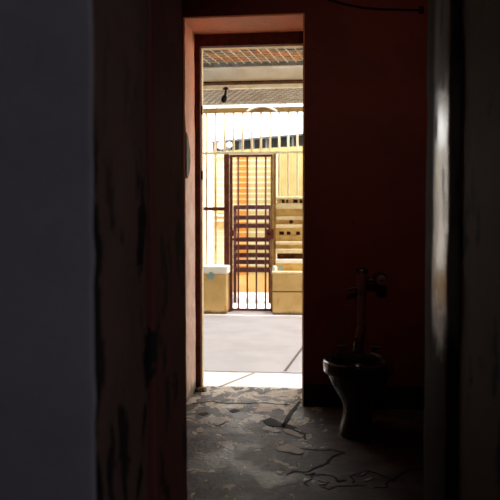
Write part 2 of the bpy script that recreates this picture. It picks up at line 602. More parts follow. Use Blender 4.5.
# left near half
def pier(xe0, xe1, ya, yb, xo, side, z1, seed, amp=0.006, rad=0.02, lean_f=None):
    """vertical pier with rounded, uneven opening edges; side=+1: opening lies to +x of it."""
    rings = []
    N = 46
    for i in range(N):
        z = z1 * i / (N - 1)
        dl = lean_f(z) if lean_f else 0.0
        j0 = amp * noise.noise(Vector((z * 4.5, seed, 0))) + amp * 0.5 * noise.noise(Vector((z * 15, seed, 5)))
        j1 = amp * noise.noise(Vector((z * 4.5, seed, 9))) + amp * 0.5 * noise.noise(Vector((z * 15, seed, 15)))
        a0 = xe0 + j0 + dl
        a1 = xe1 + j1 + dl
        s = side
        ring = [(xo, ya, z)]
        for k in range(5):
            a = math.pi / 2 * k / 4
            ring.append((a0 - s * rad + s * rad * math.sin(a), ya + rad - rad * math.cos(a), z))
        for k in range(5):
            a = math.pi / 2 * k / 4
            ring.append((a1 - s * rad + s * rad * math.cos(a), yb - rad + rad * math.sin(a), z))
        ring.append((xo, yb, z))
        rings.append(ring)
    return rings
struct(MB().loft(pier(xl1, xlm - 0.006, Y1, YM + 0.002, -3.2, 1, ZL, 1.0, 0.007, 0.012)).build('wall_front_left', M['near'], smooth=False))
struct(MB().loft(pier(xl2t, xl2t, YM, Y2, XW0 - 0.2, 1, ZL, 2.0, 0.003, 0.008, lambda z: (xl2b - xl2t) * max(-0.3, (1.84 - z) / 1.5))).build('wall_partition_left', M['far']))
xr2, xrm = X(424.5, Y2), X(449, YM)
xr1 = X(505, Y1) + 0.012
struct(MB().loft(pier(xr1, xr1, Y1, YM + 0.002, 3.2, -1, ZL, 3.0, 0.003, 0.01)).build('wall_front_right', M['near_dark']))
o = struct(MB().loft(pier(xrm, xr2, YM, Y2, XW1 + 0.2, -1, ZL, 4.0, 0.003, 0.022)).build('wall_partition_right', M['worn']))
autosmooth(o, 50)
struct(MB().box((-3.2, Y1, ZL), (3.2, Y2, ZC)).build('wall_lintel', M['near']))
# corridor shell behind the camera
struct(MB().box((-3.4, -3.4, 0), (-3.2, Y2, ZC)).build('wall_corridor_left', M['corridor']))
struct(MB().box((3.2, -3.4, 0), (3.4, Y2, ZC)).build('wall_corridor_right', M['corridor']))
struct(MB().box((-3.4, -3.4, 0), (3.4, -3.2, ZC)).build('wall_corridor_rear', M['corridor']))

# worn marks and painted glints on the cell floor
def fpatch(name, pts, mat, label=None, th=0.0025):
    q = [atZ(px, py, 0.0) for px, py in pts]
    q = [(p.x, p.y, 0.0005) for p in q]
    MB().slab(q, th, (0, 0, 1)).build(name, mat, floor, label=label)

pale = [
    [(262, 428), (267, 426), (272, 429), (279, 430), (281, 432), (274, 433), (268, 431), (263, 431)],
    [(276, 448), (283, 446), (287, 444), (293, 446), (302, 450), (304, 453), (298, 455), (290, 453), (284, 452), (277, 451)],
    [(283, 430), (288, 429), (296, 432), (303, 437), (300, 438), (292, 435), (285, 433)],
    [(277, 471), (284, 472), (281, 475), (276, 474)],
    [(196, 429), (201, 427), (204, 430), (202, 433), (197, 433)],
    [(214, 424), (221, 420), (226, 421), (223, 424), (217, 426)],
    [(203, 481), (207, 480), (209, 482), (205, 483)],
]
for q in pale:
    fpatch('bare_or_glint_patch', q, M['bare'], 'pale bare screed where the floor paint flaked off')
cracks = [
    [(299, 401), (301, 402), (297, 409), (292, 415), (288, 422), (284, 428), (281, 428), (284, 421), (288, 414), (294, 407)],
    [(262, 421), (270, 418), (276, 420), (282, 424), (290, 425), (297, 428), (290, 429), (282, 427), (273, 427), (266, 425)],
    [(198, 414), (206, 412), (209, 414), (203, 416)],
    [(228, 411), (235, 409), (240, 411), (233, 413)],
]
for q in cracks:
    fpatch('crack', q, M['crack'], 'black crack in the floor paint', 0.002)
def crackline(pts, w0, seed, closed=False):
    """thin uneven crack following pixel points on the floor."""
    P = [atZ(px, py, 0.0) for px, py in pts]
    if closed:
        P.append(P[0])
    Q = []
    N = len(P)
    for i in range(N - 1):
        a, b = P[i], P[i + 1]
        if closed:
            pa, pb = P[(i - 1) % (N - 1)], P[(i + 2) % (N - 1)]
        else:
            pa, pb = P[max(i - 1, 0)], P[min(i + 2, N - 1)]
        for k in range(10):
            t = k / 10
            q = 0.5 * (2 * a + (b - pa) * t + (2 * pa - 5 * a + 4 * b - pb) * t * t + (3 * a - pa - 3 * b + pb) * t ** 3)
            q = q + Vector((noise.noise(Vector((q.x * 14, q.y * 14, seed))), noise.noise(Vector((q.x * 14, q.y * 14, seed + 5))), 0)) * 0.03
            Q.append(q)
    Q.append(P[-1])
    A, B = [], []
    for k, q in enumerate(Q):
        d = (Q[min(k + 1, len(Q) - 1)] - Q[max(k - 1, 0)]).normalized()
        s_ = Vector((-d.y, d.x, 0))
        w = w0 * (0.55 + 0.9 * abs(noise.noise(Vector((k * 0.7, seed, 1)))) * 2) * (1 if closed else min(1, 0.25 + min(k, len(Q) - 1 - k) * 0.4))
        A.append(q + s_ * w)
        B.append(q - s_ * w)
    mb = MB()
    mb.loft([[(a.x, a.y, 0.0004), (a.x, a.y, 0.0024), (b.x, b.y, 0.0024), (b.x, b.y, 0.0004)] for a, b in zip(A, B)])
    mb.build('crack', M['crack'], floor, label='black crack in the floor paint')
crackline([(304, 448), (318, 449), (330, 450), (342, 453), (330, 457), (327, 462), (316, 468), (300, 472), (286, 475)], 0.007, 2)
crackline([(309, 487), (306, 482), (311, 477), (322, 475), (333, 477), (340, 481), (346, 481)], 0.004, 3)
crackline([(318, 489), (330, 489), (340, 486), (352, 487), (366, 486)], 0.004, 9)
crackline([(354, 484), (352, 479), (359, 474), (370, 472), (382, 475), (391, 481), (386, 487), (374, 488)], 0.004, 4)
crackline([(393, 482), (400, 474), (412, 469), (424, 468)], 0.006, 5)
crackline([(192, 404), (212, 402), (236, 404), (262, 403), (290, 405)], 0.006, 6)
crackline([(286, 426), (300, 432), (306, 440)], 0.008, 8)
glints = [(310, 474, 0.4), (324, 482, -0.5), (364, 474, 0.9), (369, 480, 0.7), (322, 485, 0.2)]  # pale streaks painted in place of glints on the floor
for k, (gx, gy, ga) in enumerate(glints):
    p = atZ(gx, gy, 0.0)
    q = [(p.x + x * math.cos(ga) - y * math.sin(ga), p.y + x * math.sin(ga) + y * math.cos(ga)) for x, y in blob(0, 0, 0.026, 0.007, 10, 0.35, k + 40)]
    MB().slab([(x, y, 0.0005) for x, y in q], 0.004, (0, 0, 1)).build('bare_or_glint_patch', M['bare'], floor, label='small pale streak painted as a glint beside a floor crack')

# ------------------------------------------------------------------ toilet
TZ = 0.42
tb = atZ(357.5, 433, 0.0)
tloc = Vector((tb.x, tb.y, 0))
toil = thing('toilet', tloc, 'dark grimy toilet bowl without a lid, on the cell floor right of the doorway', 'toilet')
trot = R(-4)

def oval(z, hw, yf, yb, n=40, p=2.3, dx=0.0):
    """oval ring in toilet space: yf front (towards camera, -), yb back (+)."""
    out = []
    cy = (yf + yb) / 2
    hl = (yb - yf) / 2
    for k in range(n):
        a = 2 * math.pi * k / n
        ca, sa = math.cos(a), math.sin(a)
        x = hw * math.copysign(abs(ca) ** (2 / p), ca) + dx
        y = cy + hl * math.copysign(abs(sa) ** (2 / p), sa)
        v = Matrix.Rotation(trot, 3, 'Z') @ Vector((x, y, z))
        out.append(tloc + v)
    return out

ped = [
    oval(0.0, 0.105, -0.13, 0.24, p=2.8), oval(0.012, 0.107, -0.132, 0.24, p=2.8), oval(0.05, 0.098, -0.115, 0.235, p=2.6),
    oval(0.10, 0.086, -0.10, 0.23, p=2.5), oval(0.135, 0.083, -0.10, 0.23), oval(0.17, 0.092, -0.112, 0.235),
    oval(0.21, 0.112, -0.14, 0.24), oval(0.25, 0.135, -0.17, 0.245), oval(0.29, 0.155, -0.195, 0.25),
    oval(0.33, 0.169, -0.212, 0.255), oval(0.352, 0.173, -0.218, 0.256),
]
bowl_o = MB().loft(ped, True, False)
inner = [oval(0.352, 0.150, -0.195, 0.225), oval(0.30, 0.135, -0.165, 0.20), oval(0.24, 0.10, -0.11, 0.15), oval(0.19, 0.055, -0.05, 0.09)]
bowl_o.loft(inner, False, True)
a_ = bowl_o.build('bowl', M['toilet'], toil)
autosmooth(a_, 60)
def rimring(z, d, yo=0.0):
    return oval(z, 0.194 + d, -0.235 - d, 0.262 + d)
rim_profile = [(0.352, -0.010), (0.356, -0.002), (0.362, 0.0), (0.405, 0.0), (0.415, -0.003), (0.42, -0.011), (0.421, -0.026), (0.417, -0.042), (0.408, -0.048), (0.38, -0.05), (0.355, -0.047)]
rim = MB().loft([rimring(z, d) for z, d in rim_profile], closed=True)
a_ = rim.build('rim', M['toilet'], toil)
autosmooth(a_, 60)
M['water'] = plain('still_dark_water', (0.02, 0.018, 0.016), None, 0.03, bs=0)
MB().loft([oval(0.262, 0.108, -0.125, 0.165), oval(0.264, 0.108, -0.125, 0.165)]).build('water', M['water'], toil, label='dark water standing in the bowl')
for sx in (-1, 1):
    h = MB()
    v = Matrix.Rotation(trot, 3, 'Z')
    def L(x, y, z):
        return tloc + v @ Vector((x, y, z))
    h.tube([L(sx * 0.095, 0.225, 0.415), L(sx * 0.095, 0.225, 0.44)], [0.014, 0.012], 10)
    h.tube([L(sx * 0.095 - 0.03, 0.225, 0.446), L(sx * 0.095 + 0.035, 0.225, 0.446)], [0.009, 0.011], 10)
    a_ = h.build('hinge_post', M['darkpipe'], toil)
    autosmooth(a_)
sp = MB()
q = [L(0.0, 0.235, 0.412), L(0.0, 0.24, 0.44), L(0.0, 0.24, 0.475)]
sp.tube(q, [0.032, 0.03, 0.024], 14)
autosmooth(sp.build('inlet_spud', M['darkpipe'], toil))

# --------------------------------------------------------------- flush valve
def vy(px, py, Y):
    return atY(px, py, Y)
YV = YI - 0.075
ctop = vy(361.5, 272, YV)
cbase = vy(361, 291, YV)
lowp = L(0.0, 0.24, 0.484)
flv = thing('flush_valve', (ctop.x, YI, ctop.z), 'brown painted flush valve and pipe on the wall above the toilet', 'flush valve')
bd = MB()
bd.tube([cbase, cbase + Vector((0, 0, 0.012)), (ctop.x, YV, ctop.z - 0.012), (ctop.x, YV, ctop.z)], [0.028, 0.033, 0.036, 0.034], 18)
autosmooth(bd.build('valve_body', M['brass'], flv))
cp = MB()
cp.tube([(ctop.x, YV, ctop.z), (ctop.x, YV, ctop.z + 0.012), (ctop.x, YV, ctop.z + 0.022), (ctop.x, YV, ctop.z + 0.027)], [0.041, 0.041, 0.034, 0.014], 18)
autosmooth(cp.build('valve_cap', M['darkpipe'], flv))
pz = [Vector((cbase.x, YV, cbase.z)), Vector((cbase.x, YV, cbase.z - 0.2))]
for t in (0.3, 0.65, 1.0):
    pz.append(pz[1].lerp(lowp, t))
autosmooth(MB().tube(pz, [0.028, 0.028, 0.026, 0.023, 0.020], 16).build('flush_pipe', M['brass'], flv))
autosmooth(MB().tube([cbase + Vector((0, 0, -0.03)), cbase + Vector((0, 0, 0.004))], 0.029, 8).build('coupling_nut', M['darkpipe'], flv))
sv = vy(381, 280, YV)
MB().tube([(ctop.x + 0.02, YV, sv.z), (sv.x - 0.02, YV, sv.z)], 0.019, 14).build('supply_arm', M['darkpipe'], flv, smooth=True)
s2 = MB()
s2.tube([(sv.x, YV - 0.048, sv.z), (sv.x, YV - 0.045, sv.z), (sv.x, YV - 0.02, sv.z), (sv.x, YV + 0.02, sv.z), (sv.x, YI, sv.z)], [0.022, 0.032, 0.034, 0.026, 0.022], 18)
autosmooth(s2.build('stop_valve', M['brass'], flv))
s3 = MB()
s3.tube([(sv.x, YI - 0.012, sv.z), (sv.x, YI - 0.001, sv.z)], [0.036, 0.045], 20)
autosmooth(s3.build('wall_escutcheon', M['darkpipe'], flv))
MB().tube([(sv.x - 0.014, YV - 0.05, sv.z), (sv.x + 0.014, YV - 0.05, sv.z)], 0.003, 6).build('stop_screw', M['darkpipe'], flv)
hz = vy(352, 288, YV)
hd = MB()
hd.tube([(cbase.x - 0.025, YV, hz.z), (cbase.x - 0.05, YV, hz.z), (hz.x - 0.012, YV - 0.005, hz.z - 0.004), (hz.x - 0.028, YV - 0.006, hz.z - 0.006)], [0.016, 0.011, 0.013, 0.009], 12)
autosmooth(hd.build('flush_handle', M['darkpipe'], flv))

# ------------------------------------------------------- cable on the wall
pts = []
cab = [(322, -4), (330, 0), (345, 4), (362, 7.5), (380, 9), (400, 9.5), (416, 10), (421, 10)]
for i in range(len(cab) - 1):
    for s in range(4):
        t = s / 4
        p = vy(cab[i][0] + (cab[i + 1][0] - cab[i][0]) * t, cab[i][1] + (cab[i + 1][1] - cab[i][1]) * t, YI - 0.012)
        pts.append(p)
pts.append(vy(421, 10, YI - 0.012))
ct = thing('cable', (pts[-1].x, YI, pts[-1].z), 'black cable sagging across the top of the dark red wall', 'cable')
MB().tube(pts, 0.006, 8).build('cord', M['black'], ct, smooth=True)
e = pts[-1]
MB().box((e.x - 0.012, YI - 0.03, e.z - 0.02), (e.x + 0.016, YI, e.z + 0.02), 0.004).build('wall_clip', M['black'], ct)

# ---------------------------------------------------------------- courtyard
YB = 8.46                                   # front face of the low walls
YG = 8.70                                   # gate and bars
yard = struct(MB().box((FX0, YO + 0.01, -0.3), (FX1, 22, -0.004)).build('courtyard_floor', M['yard']))
j1 = atZ(203, 372, -0.004)
struct(MB().box((FX0, YO + 0.012, -0.004), (FX1, j1.y, -0.001)).build('courtyard_apron', M['apron']))
def strip(p, q, w_, name='slab_joint'):
    p, q = Vector((p.x, p.y, 0)), Vector((q.x, q.y, 0))
    d = (q - p).normalized()
    s = Vector((-d.y, d.x, 0)) * w_ / 2
    z = Vector((0, 0, 0.0))
    MB().slab([p - s, q - s, q + s, p + s], 0.0015, (0, 0, 1)).build(name, M['joint'], yard)
strip(Vector((-4, j1.y, 0)), Vector((4, j1.y + 0.05, 0)), 0.016)
a, b_ = atZ(285, 371), atZ(303, 347)
strip(a, a + (b_ - a) * 2.2, 0.022)
a, b_ = atZ(219, 387), atZ(254, 373)
strip(a, b_, 0.02)
struct(MB().box((FX0, 8.46 - 0.02, -0.004), (FX1, 8.46 + 0.45, 0.001)).build('drain_channel', M['drain']))

def fz(py, Y=YB):
    return Z(py, Y)

# dark slab added out of view on the left to block side light
struct(MB().box((-2.95, YO, -0.3), (-2.72, 8.4, 3.4)).build('yard_light_blocker', M['blocker_dark']))

# low wall left of the gate
xa, xb = -3.2, X(226.5, YB)
lw = thing('low_wall', ((xa + xb) / 2, YB, 0.001), 'ochre low wall with thick white capping, left of the gate', 'low wall')
MB().box((xa, YB, 0.001), (xb, YB + 0.34, fz(274)), 0.012).build('wall_body', M['ochre'], lw)
MB().box((xa, YB - 0.02, fz(274)), (xb + 0.02, YB + 0.36, fz(266)), 0.018).build('capping', M['white'], lw, label='thick white capping')
cc = [(xx, zz) for xx, zz in blob(X(211, YB), fz(276), 0.055, 0.05, 14, 0.25, 3)]
MB().slab([(x, YB - 0.022, z) for x, z in cc], 0.003, (0, -1, 0)).build('paint_stain', M['teal'], lw, label='faded teal paint blotch')
# low wall right of the gate
xa, xb = X(272.5, YB), 3.2
rw = thing('low_wall', ((xa + xb) / 2, YB, 0.001), 'ochre low wall with a dark joint along its middle, right of the gate', 'low wall')
MB().box((xa, YB, 0.001), (xb, YB + 0.15, fz(291.8)), 0.01).build('wall_body', M['ochre'], rw)
MB().box((xa + 0.008, YB + 0.006, fz(291.8)), (xb, YB + 0.145, fz(291.0))).build('joint_line', M['slot'], rw)
MB().box((xa, YB, fz(291.0)), (xb, YB + 0.15, fz(274)), 0.01).build('wall_body', M['ochre'], rw)
MB().box((xa - 0.01, YB - 0.01, fz(274)), (xb, YB + 0.16, fz(271.5)), 0.008).build('capping', M['nosing'], rw, label='thin pale capping')
pc = X(274.5, YB)
autosmooth(MB().tube([(pc, YB + 0.05, fz(272)), (pc, YB + 0.05, fz(269)), (pc, YB + 0.05, fz(266.5)), (pc, YB + 0.05, fz(265.8))], [0.034, 0.034, 0.028, 0.012], 14).build('post_stub', M['white'], rw, label='small rounded white stub'))

# ---- fence of vertical bars
PITCH = 9.07
zb, zr0, zr1 = fz(107.5, YG), fz(154, YG), fz(151.5, YG)
fence = thing('bar_fence', (X(250, YG), YG, fz(274, YG)), 'tall cream fence of upright bars on the low walls, closing off the yard', 'fence')
struct_x0, struct_x1 = -2.6, 2.6
MB().box((-2.6, YG - 0.035, fz(112.5, YG)), (2.6, YG + 0.035, fz(107.5, YG)), 0.006).build('top_beam', M['ochrebeam'], fence, label='mustard painted top beam')
MB().box((-2.6, YG - 0.022, zr0), (2.6, YG + 0.022, zr1), 0.005).build('middle_rail', M['cream'], fence)
gx0, gx1 = X(224, YG), X(276, YG)
px = 206.5
k = -6
bars = []
for k in range(-9, 22):
    x = X(206.5 + PITCH * k, YG)
    over = gx0 < x < gx1
    left = x < gx0
    r = 0.0150
    z0 = zr0 + 0.01 if over else (fz(266, YG) if left else fz(198, YG))
    mb = MB().tube([(x, YG, z0), (x, YG, fz(110, YG))], r, 10)
    mb.build('bar', M['thinbar'] if left else M['cream'], fence, smooth=True)
# side rail and gate post on the left
MB().box((-2.6, YG - 0.02, fz(210.5, YG)), (X(226, YG), YG + 0.02, fz(207, YG)), 0.004).build('side_rail', M['rustbar'], fence, label='dark red side rail')
MB().box((X(224.3, YG), YG - 0.035, 0.01), (X(229.2, YG), YG + 0.035, zr0), 0.006).build('gate_post', M['rustbar'], fence, label='dark red gate post')
MB().box((X(273.2, YG), YG - 0.03, 0.56), (X(276, YG), YG + 0.03, zr0), 0.006).build('gate_post', M['olivebar'], fence, label='mustard brown gate post')

# ---- gate
gxl, gxr = X(229.8, YG), X(272.8, YG)
zg0, zg1 = fz(311, YG), fz(154.6, YG)
gate = thing('gate', ((gxl + gxr) / 2, YG, zg0), 'closed dark red barred gate between the low walls', 'gate')
MB().box((gxl, YG - 0.025, zg0), (X(232.6, YG), YG + 0.025, zg1), 0.005).build('stile', M['rustbar'], gate)
MB().box((X(270.6, YG), YG - 0.022, zg0), (gxr, YG + 0.022, zg1), 0.005).build('stile', M['olivebar'], gate, label='mustard brown stile')
MB().box((gxl, YG - 0.022, fz(157, YG)), (gxr, YG + 0.022, zg1), 0.005).build('rail', M['rustbar'], gate)
MB().box((gxl, YG - 0.022, zg0), (gxr, YG + 0.022, fz(308.6, YG)), 0.005).build('rail', M['rustbar'], gate)
MB().box((gxl, YG - 0.014, fz(240.5, YG)), (gxr, YG + 0.014, fz(238.3, YG)), 0.004).build('rail', M['rustbar'], gate)
for px in (238.3, 247.3, 256.4, 265.6):
    MB().tube([(X(px, YG), YG, zg0 + 0.02), (X(px, YG), YG, zg1 - 0.02)], 0.012, 10).build('bar', M['rustbar'], gate, smooth=True)
lk = MB().box((X(266.5, YG), YG - 0.045, fz(239, YG)), (X(274, YG), YG + 0.03, fz(229, YG)), 0.006)
lock = lk.build('lock_box', M['rustbar'], gate)
MB().tube([(X(269, YG), YG - 0.045, fz(234, YG)), (X(269, YG), YG - 0.055, fz(234, YG))], 0.012, 12).build('keyhole', M['black'], lock)
MB().box((X(230, YG), YG - 0.05, fz(236, YG)), (X(234.5, YG), YG - 0.02, fz(230, YG)), 0.006).build('hinge_plate', M['rustbar'], gate)
for px in (229.0, 273.5):
    MB().tube([(X(px, YG), YG, zg0 - 0.02), (X(px, YG), YG, zg0 + 0.01)], [0.035, 0.028], 12).build('pivot_foot', M['rustbar'], gate)

# ---- loop of pale conduit over the beam
lp = []
for i in range(21):
    t = i / 20
    lp.append(atY(247 + 30 * t, 111.5 - 5 * math.sin(math.pi * t) ** 0.8, YG - 0.0475))
tag(MB().tube(lp, 0.012, 8).build('hose', M['white'], smooth=True), 'pale hose arched over the mustard top beam of the fence', 'hose')

# ---- canopy over the yard
YA0, YA1 = 5.15, 7.22
def lattice(mb, x0, x1, y0, y1, z, ang, pitch, r, ang0=None):
    ca, sa = math.cos(ang), math.sin(ang)
    a0 = ang - R(90) if ang0 is None else ang0
    for (dx, dy) in ((math.cos(a0), math.sin(a0)), (ca, sa)):
        nx, ny = -dy, dx
        for k in range(-90, 91):
            o = k * pitch
            ox, oy = (x0 + x1) / 2 + nx * o, (y0 + y1) / 2 + ny * o
            t0, t1 = -50.0, 50.0
            for (p0, d0, lo, hi) in ((ox, dx, x0, x1), (oy, dy, y0, y1)):
                if abs(d0) < 1e-6:
                    if not lo <= p0 <= hi:
                        t0, t1 = 1, 0
                else:
                    a, b_ = (lo - p0) / d0, (hi - p0) / d0
                    t0, t1 = max(t0, min(a, b_)), min(t1, max(a, b_))
            if t1 - t0 > 0.05:
                mb.tube([(ox + dx * t0, oy + dy * t0, z), (ox + dx * t1, oy + dy * t1, z)], r, 5, False)
    return mb
zc1 = 3.0
DIAG = R(80)
pan = thing('canopy_panel', (0, (YA0 + YA1) / 2, zc1), 'near rusty wire mesh canopy panel right outside the doorway', 'canopy')
lattice(MB(), -2.4, 2.4, YA0, YA1, zc1, DIAG, 0.095, 0.006, 0.0).build('wire_mesh', M['wire'], pan)
sheet = MB()
# corrugated roof sheet above the mesh
prof = []
nx = 96
up = []
for i in range(nx + 1):
    x = -2.6 + 5.2 * i / nx
    up.append((x, 0.02 * math.sin(i * math.pi / 2)))
sheet.loft([[(x, YA0 - 0.1, zc1 + 0.16 + dz) for x, dz in up] + [(x, YA0 - 0.1, zc1 + 0.165 + dz) for x, dz in reversed(up)],
            [(x, 8.3, zc1 + 0.16 + dz) for x, dz in up] + [(x, 8.3, zc1 + 0.165 + dz) for x, dz in reversed(up)]])
sheet.build('roof_sheet', M['sheet'], pan)
# rust flakes lying on the mesh
fl = MB()
rnd = random.Random(11)
for k in range(1500):
    px = rnd.gauss(276, 34)
    py = rnd.gauss(57.5, 2.4)
    if not (206 < px < 330 and 49.5 < py < 65):
        continue
    p = atZ(px, py, zc1 + 0.008)
    if not (YA0 < p.y < YA1):
        continue
    s = rnd.uniform(0.02, 0.06)
    a = rnd.uniform(0, 6.28)
    h = rnd.uniform(-0.6, 0.6)
    u = Vector((math.cos(a), math.sin(a), h * 0.5)) * s
    v = Vector((-math.sin(a), math.cos(a), -h * 0.4)) * s * rnd.uniform(0.4, 0.9)
    c = Vector(p) + Vector((0, 0, 0.012))
    fl.slab([c - u, c - v * 0.8, c + u * 0.9, c + v], 0.002, (0, 0, 1))
tag(fl.build('dry_litter', M['rust']), 'orange brown dry flakes scattered on the wire mesh', 'litter', kind='stuff')

zbm0, zbm1 = Z(82.5, 7.3), Z(67.0, 7.3)
bm_ = thing('roof_beam', (0, 7.3, zbm0), 'broad grey steel beam across the canopy above the yard', 'beam')
MB().box((-2.9, 7.29, zbm0), (2.9, 7.31, zbm1), 0.003).build('web', M['beam'], bm_)
MB().box((-2.9, 7.265, zbm1 - 0.016), (2.9, 7.40, zbm1), 0.003).build('flange', M['beam'], bm_)
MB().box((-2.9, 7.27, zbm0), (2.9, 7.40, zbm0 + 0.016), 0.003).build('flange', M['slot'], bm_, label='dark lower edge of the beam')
tag(MB().box((-2.9, 7.60, Z(88.2, 7.6)), (2.9, 7.65, Z(84.2, 7.6)), 0.006).build('roof_rail', M['paleb']), 'thin cream steel rail just behind the broad grey beam', 'rail')
zc2 = 2.785
p2 = thing('canopy_panel', (0, 8.0, zc2), 'far brown shade panel of the canopy, behind the cream rail', 'canopy')
yq0, yq1 = 7.66, 8.31
lattice(MB(), -2.4, 2.4, yq0, yq1, zc2, R(28), 0.07, 0.006).build('wire_mesh', M['wire'], p2)
MB().box((-2.5, yq0, zc2 + 0.03), (2.5, yq1, zc2 + 0.036)).build('shade_sheet', M['shade'], p2, label='brown shade sheet with small holes')
MB().box((-2.5, yq1, zc2 - 0.01), (2.5, yq1 + 0.03, zc2 + 0.04)).build('edge_bar', M['beam'], p2)

p2.rotation_euler.x = R(-4.5)

# black strap hanging from the rail
s0 = atY(226, 88.5, 7.62)
ha = thing('hanging_strap', s0, 'black knotted strap hanging from the cream rail', 'strap')
kn = MB()
kn.tube([s0 + Vector((-0.035, 0, 0.0)), s0 + Vector((0, -0.035, -0.005)), s0 + Vector((0.03, 0, 0.0))], [0.014, 0.018, 0.014], 8)
autosmooth(kn.build('knot', M['black'], ha))
s1, s2_, s3_ = atY(225.8, 91, 7.6), atY(225.2, 95, 7.6), atY(223.8, 100, 7.6)
s4 = atY(222.8, 102.5, 7.6)
autosmooth(MB().tube([s0, s1, s2_, atY(224.6, 97, 7.6), s3_, s4], [0.012, 0.012, 0.015, 0.03, 0.034, 0.018], 10).build('tail', M['black'], ha))

# ---- steps behind the right low wall
YS = 8.72
stp = thing('stepped_wall', (X(290, YS), YS, -0.004), 'tan concrete tiers with pale ledges, behind the right low wall', 'steps')
rows = [  # (pixel top, pixel bottom, material, depth offset, part)
    (263.0, 312, 'tan', -0.08, 'tier'), (258.6, 263.0, 'white', -0.085, 'ledge'),
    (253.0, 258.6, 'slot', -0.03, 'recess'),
    (248.5, 253.0, 'nosing', -0.075, 'ledge'), (244.5, 248.5, 'tan', -0.03, 'tier'),
    (241.2, 244.5, 'nosing', -0.07, 'ledge'), (235, 241.2, 'tan', -0.02, 'tier'),
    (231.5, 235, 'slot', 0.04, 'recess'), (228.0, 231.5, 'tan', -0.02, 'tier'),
    (224.3, 228.0, 'nosing', -0.06, 'ledge'), (220, 224.3, 'tan', -0.01, 'tier'),
    (216.3, 220, 'nosing', -0.05, 'ledge'), (209, 216.3, 'tan', 0.0, 'tier'),
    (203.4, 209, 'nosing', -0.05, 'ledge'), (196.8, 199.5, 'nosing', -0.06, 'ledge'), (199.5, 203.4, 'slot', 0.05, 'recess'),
]
x0s = X(275.8, YS)
for (p0, p1, mt, dy, nm) in rows:
    lab = {'white': 'white top ledge', 'nosing': 'pale projecting ledge', 'slot': 'recess coloured dark as if shadowed'}.get(mt)  # recess rows take a dark colour that paints in their shade
    xs = x0s + (0.02 if mt == 'slot' else 0.0)
    bv = 0.012 if nm == 'ledge' else 0.0
    zlo = max(-0.004, Z(p1, YS))
    MB().box((xs, YS + dy, zlo), (3.4, YS + 0.42, Z(p0, YS)), bv).build(nm, M[mt], stp, label=lab)
# broken tan pieces in front of the recesses, uneven spacing
for (pr, gaps) in ((201.5, ((277, 281.5), (284.5, 286), (288, 293), (297.5, 299.5), (302, 305))), (233.2, ((276, 279), (284, 286.5), (290.5, 296), (300, 303)))):
    for g0, g1 in gaps:
        MB().box((X(g0, YS), YS - 0.03, Z(pr + 1.7, YS)), (X(g1, YS), YS + 0.12, Z(pr - 1.7, YS)), 0.006).build('block', M['tan'], stp)
vx = X(291.2, YS)
MB().tube([(vx, YS - 0.014, Z(221.8, YS)), (vx, YS + 0.0, Z(221.8, YS))], 0.028, 14).build('drain_hole', M['slot'], stp, label='dark round drain hole')
tg = [(x, z) for x, z in blob(X(281.5, YS), Z(268, YS), 0.03, 0.055, 10, 0.3, 9)]
MB().slab([(x, YS - 0.083, z) for x, z in tg], 0.003, (0, -1, 0)).build('paint_stain', M['teal'], stp, label='faded teal paint blotch')
# yellow upper wall that hangs over the tiers
YU = 10.6
uw = thing('upper_wall', (X(300, YU), YU, -0.004), 'plain yellow wall behind the bars above the tan tiers', 'wall')
MB().box((X(277.5, YU), YU, -0.004), (3.6, YU + 0.3, Z(150.5, YU))).build('panel', M['yellow'], uw)
MB().box((X(276.0, YU), YU - 0.04, -0.004), (X(278.6, YU), YU + 0.3, Z(152, YU)), 0.006).build('corner_strip', M['nosing'], uw)

# ---- dark timber treads behind the gate
YT = 9.7
tr = thing('open_stair', (X(252, YT), YT, -0.004), 'dark brown open timber treads seen through the barred gate', 'stair')
tz = [(205.0, 209.2), (215.2, 219.4), (223.4, 228.0), (237.2, 241.6), (245.0, 249.8), (253.0, 257.4), (259.8, 264.4), (267.6, 272.4)]
for i, (p0, p1) in enumerate(tz):
    yy = YT + 0.09 * (len(tz) - 1 - i)
    MB().box((X(233.8, yy), yy, Z(p1, yy)), (X(270.2, yy), yy + 0.13, Z(p0, yy)), 0.006).build('tread', M['darkwood'], tr)
for px in (234.2, 269.8):
    xa_ = X(px, YT)
    b0, t0 = Z(273, YT), Z(206, YT + 0.63)
    xx0, xx1 = xa_ - 0.022, xa_ + 0.022
    xo_ = X(px, YT + 0.63) - xa_
    MB().prism([(xx0, YT + 0.06, -0.004), (xx1, YT + 0.06, -0.004), (xx1, YT + 0.12, -0.004), (xx0, YT + 0.12, -0.004)],
               [(xx0, YT + 0.06, b0), (xx1, YT + 0.06, b0), (xx1, YT + 0.12, b0), (xx0, YT + 0.12, b0)]).build('leg', M['darkwood'], tr)
    MB().prism([(xx0, YT + 0.06, b0 - 0.03), (xx1, YT + 0.06, b0 - 0.03), (xx1, YT + 0.14, b0 - 0.03), (xx0, YT + 0.14, b0 - 0.03)],
               [(xx0 + xo_, YT + 0.69, t0), (xx1 + xo_, YT + 0.69, t0), (xx1 + xo_, YT + 0.77, t0), (xx0 + xo_, YT + 0.77, t0)]).build('stringer', M['darkwood'], tr)

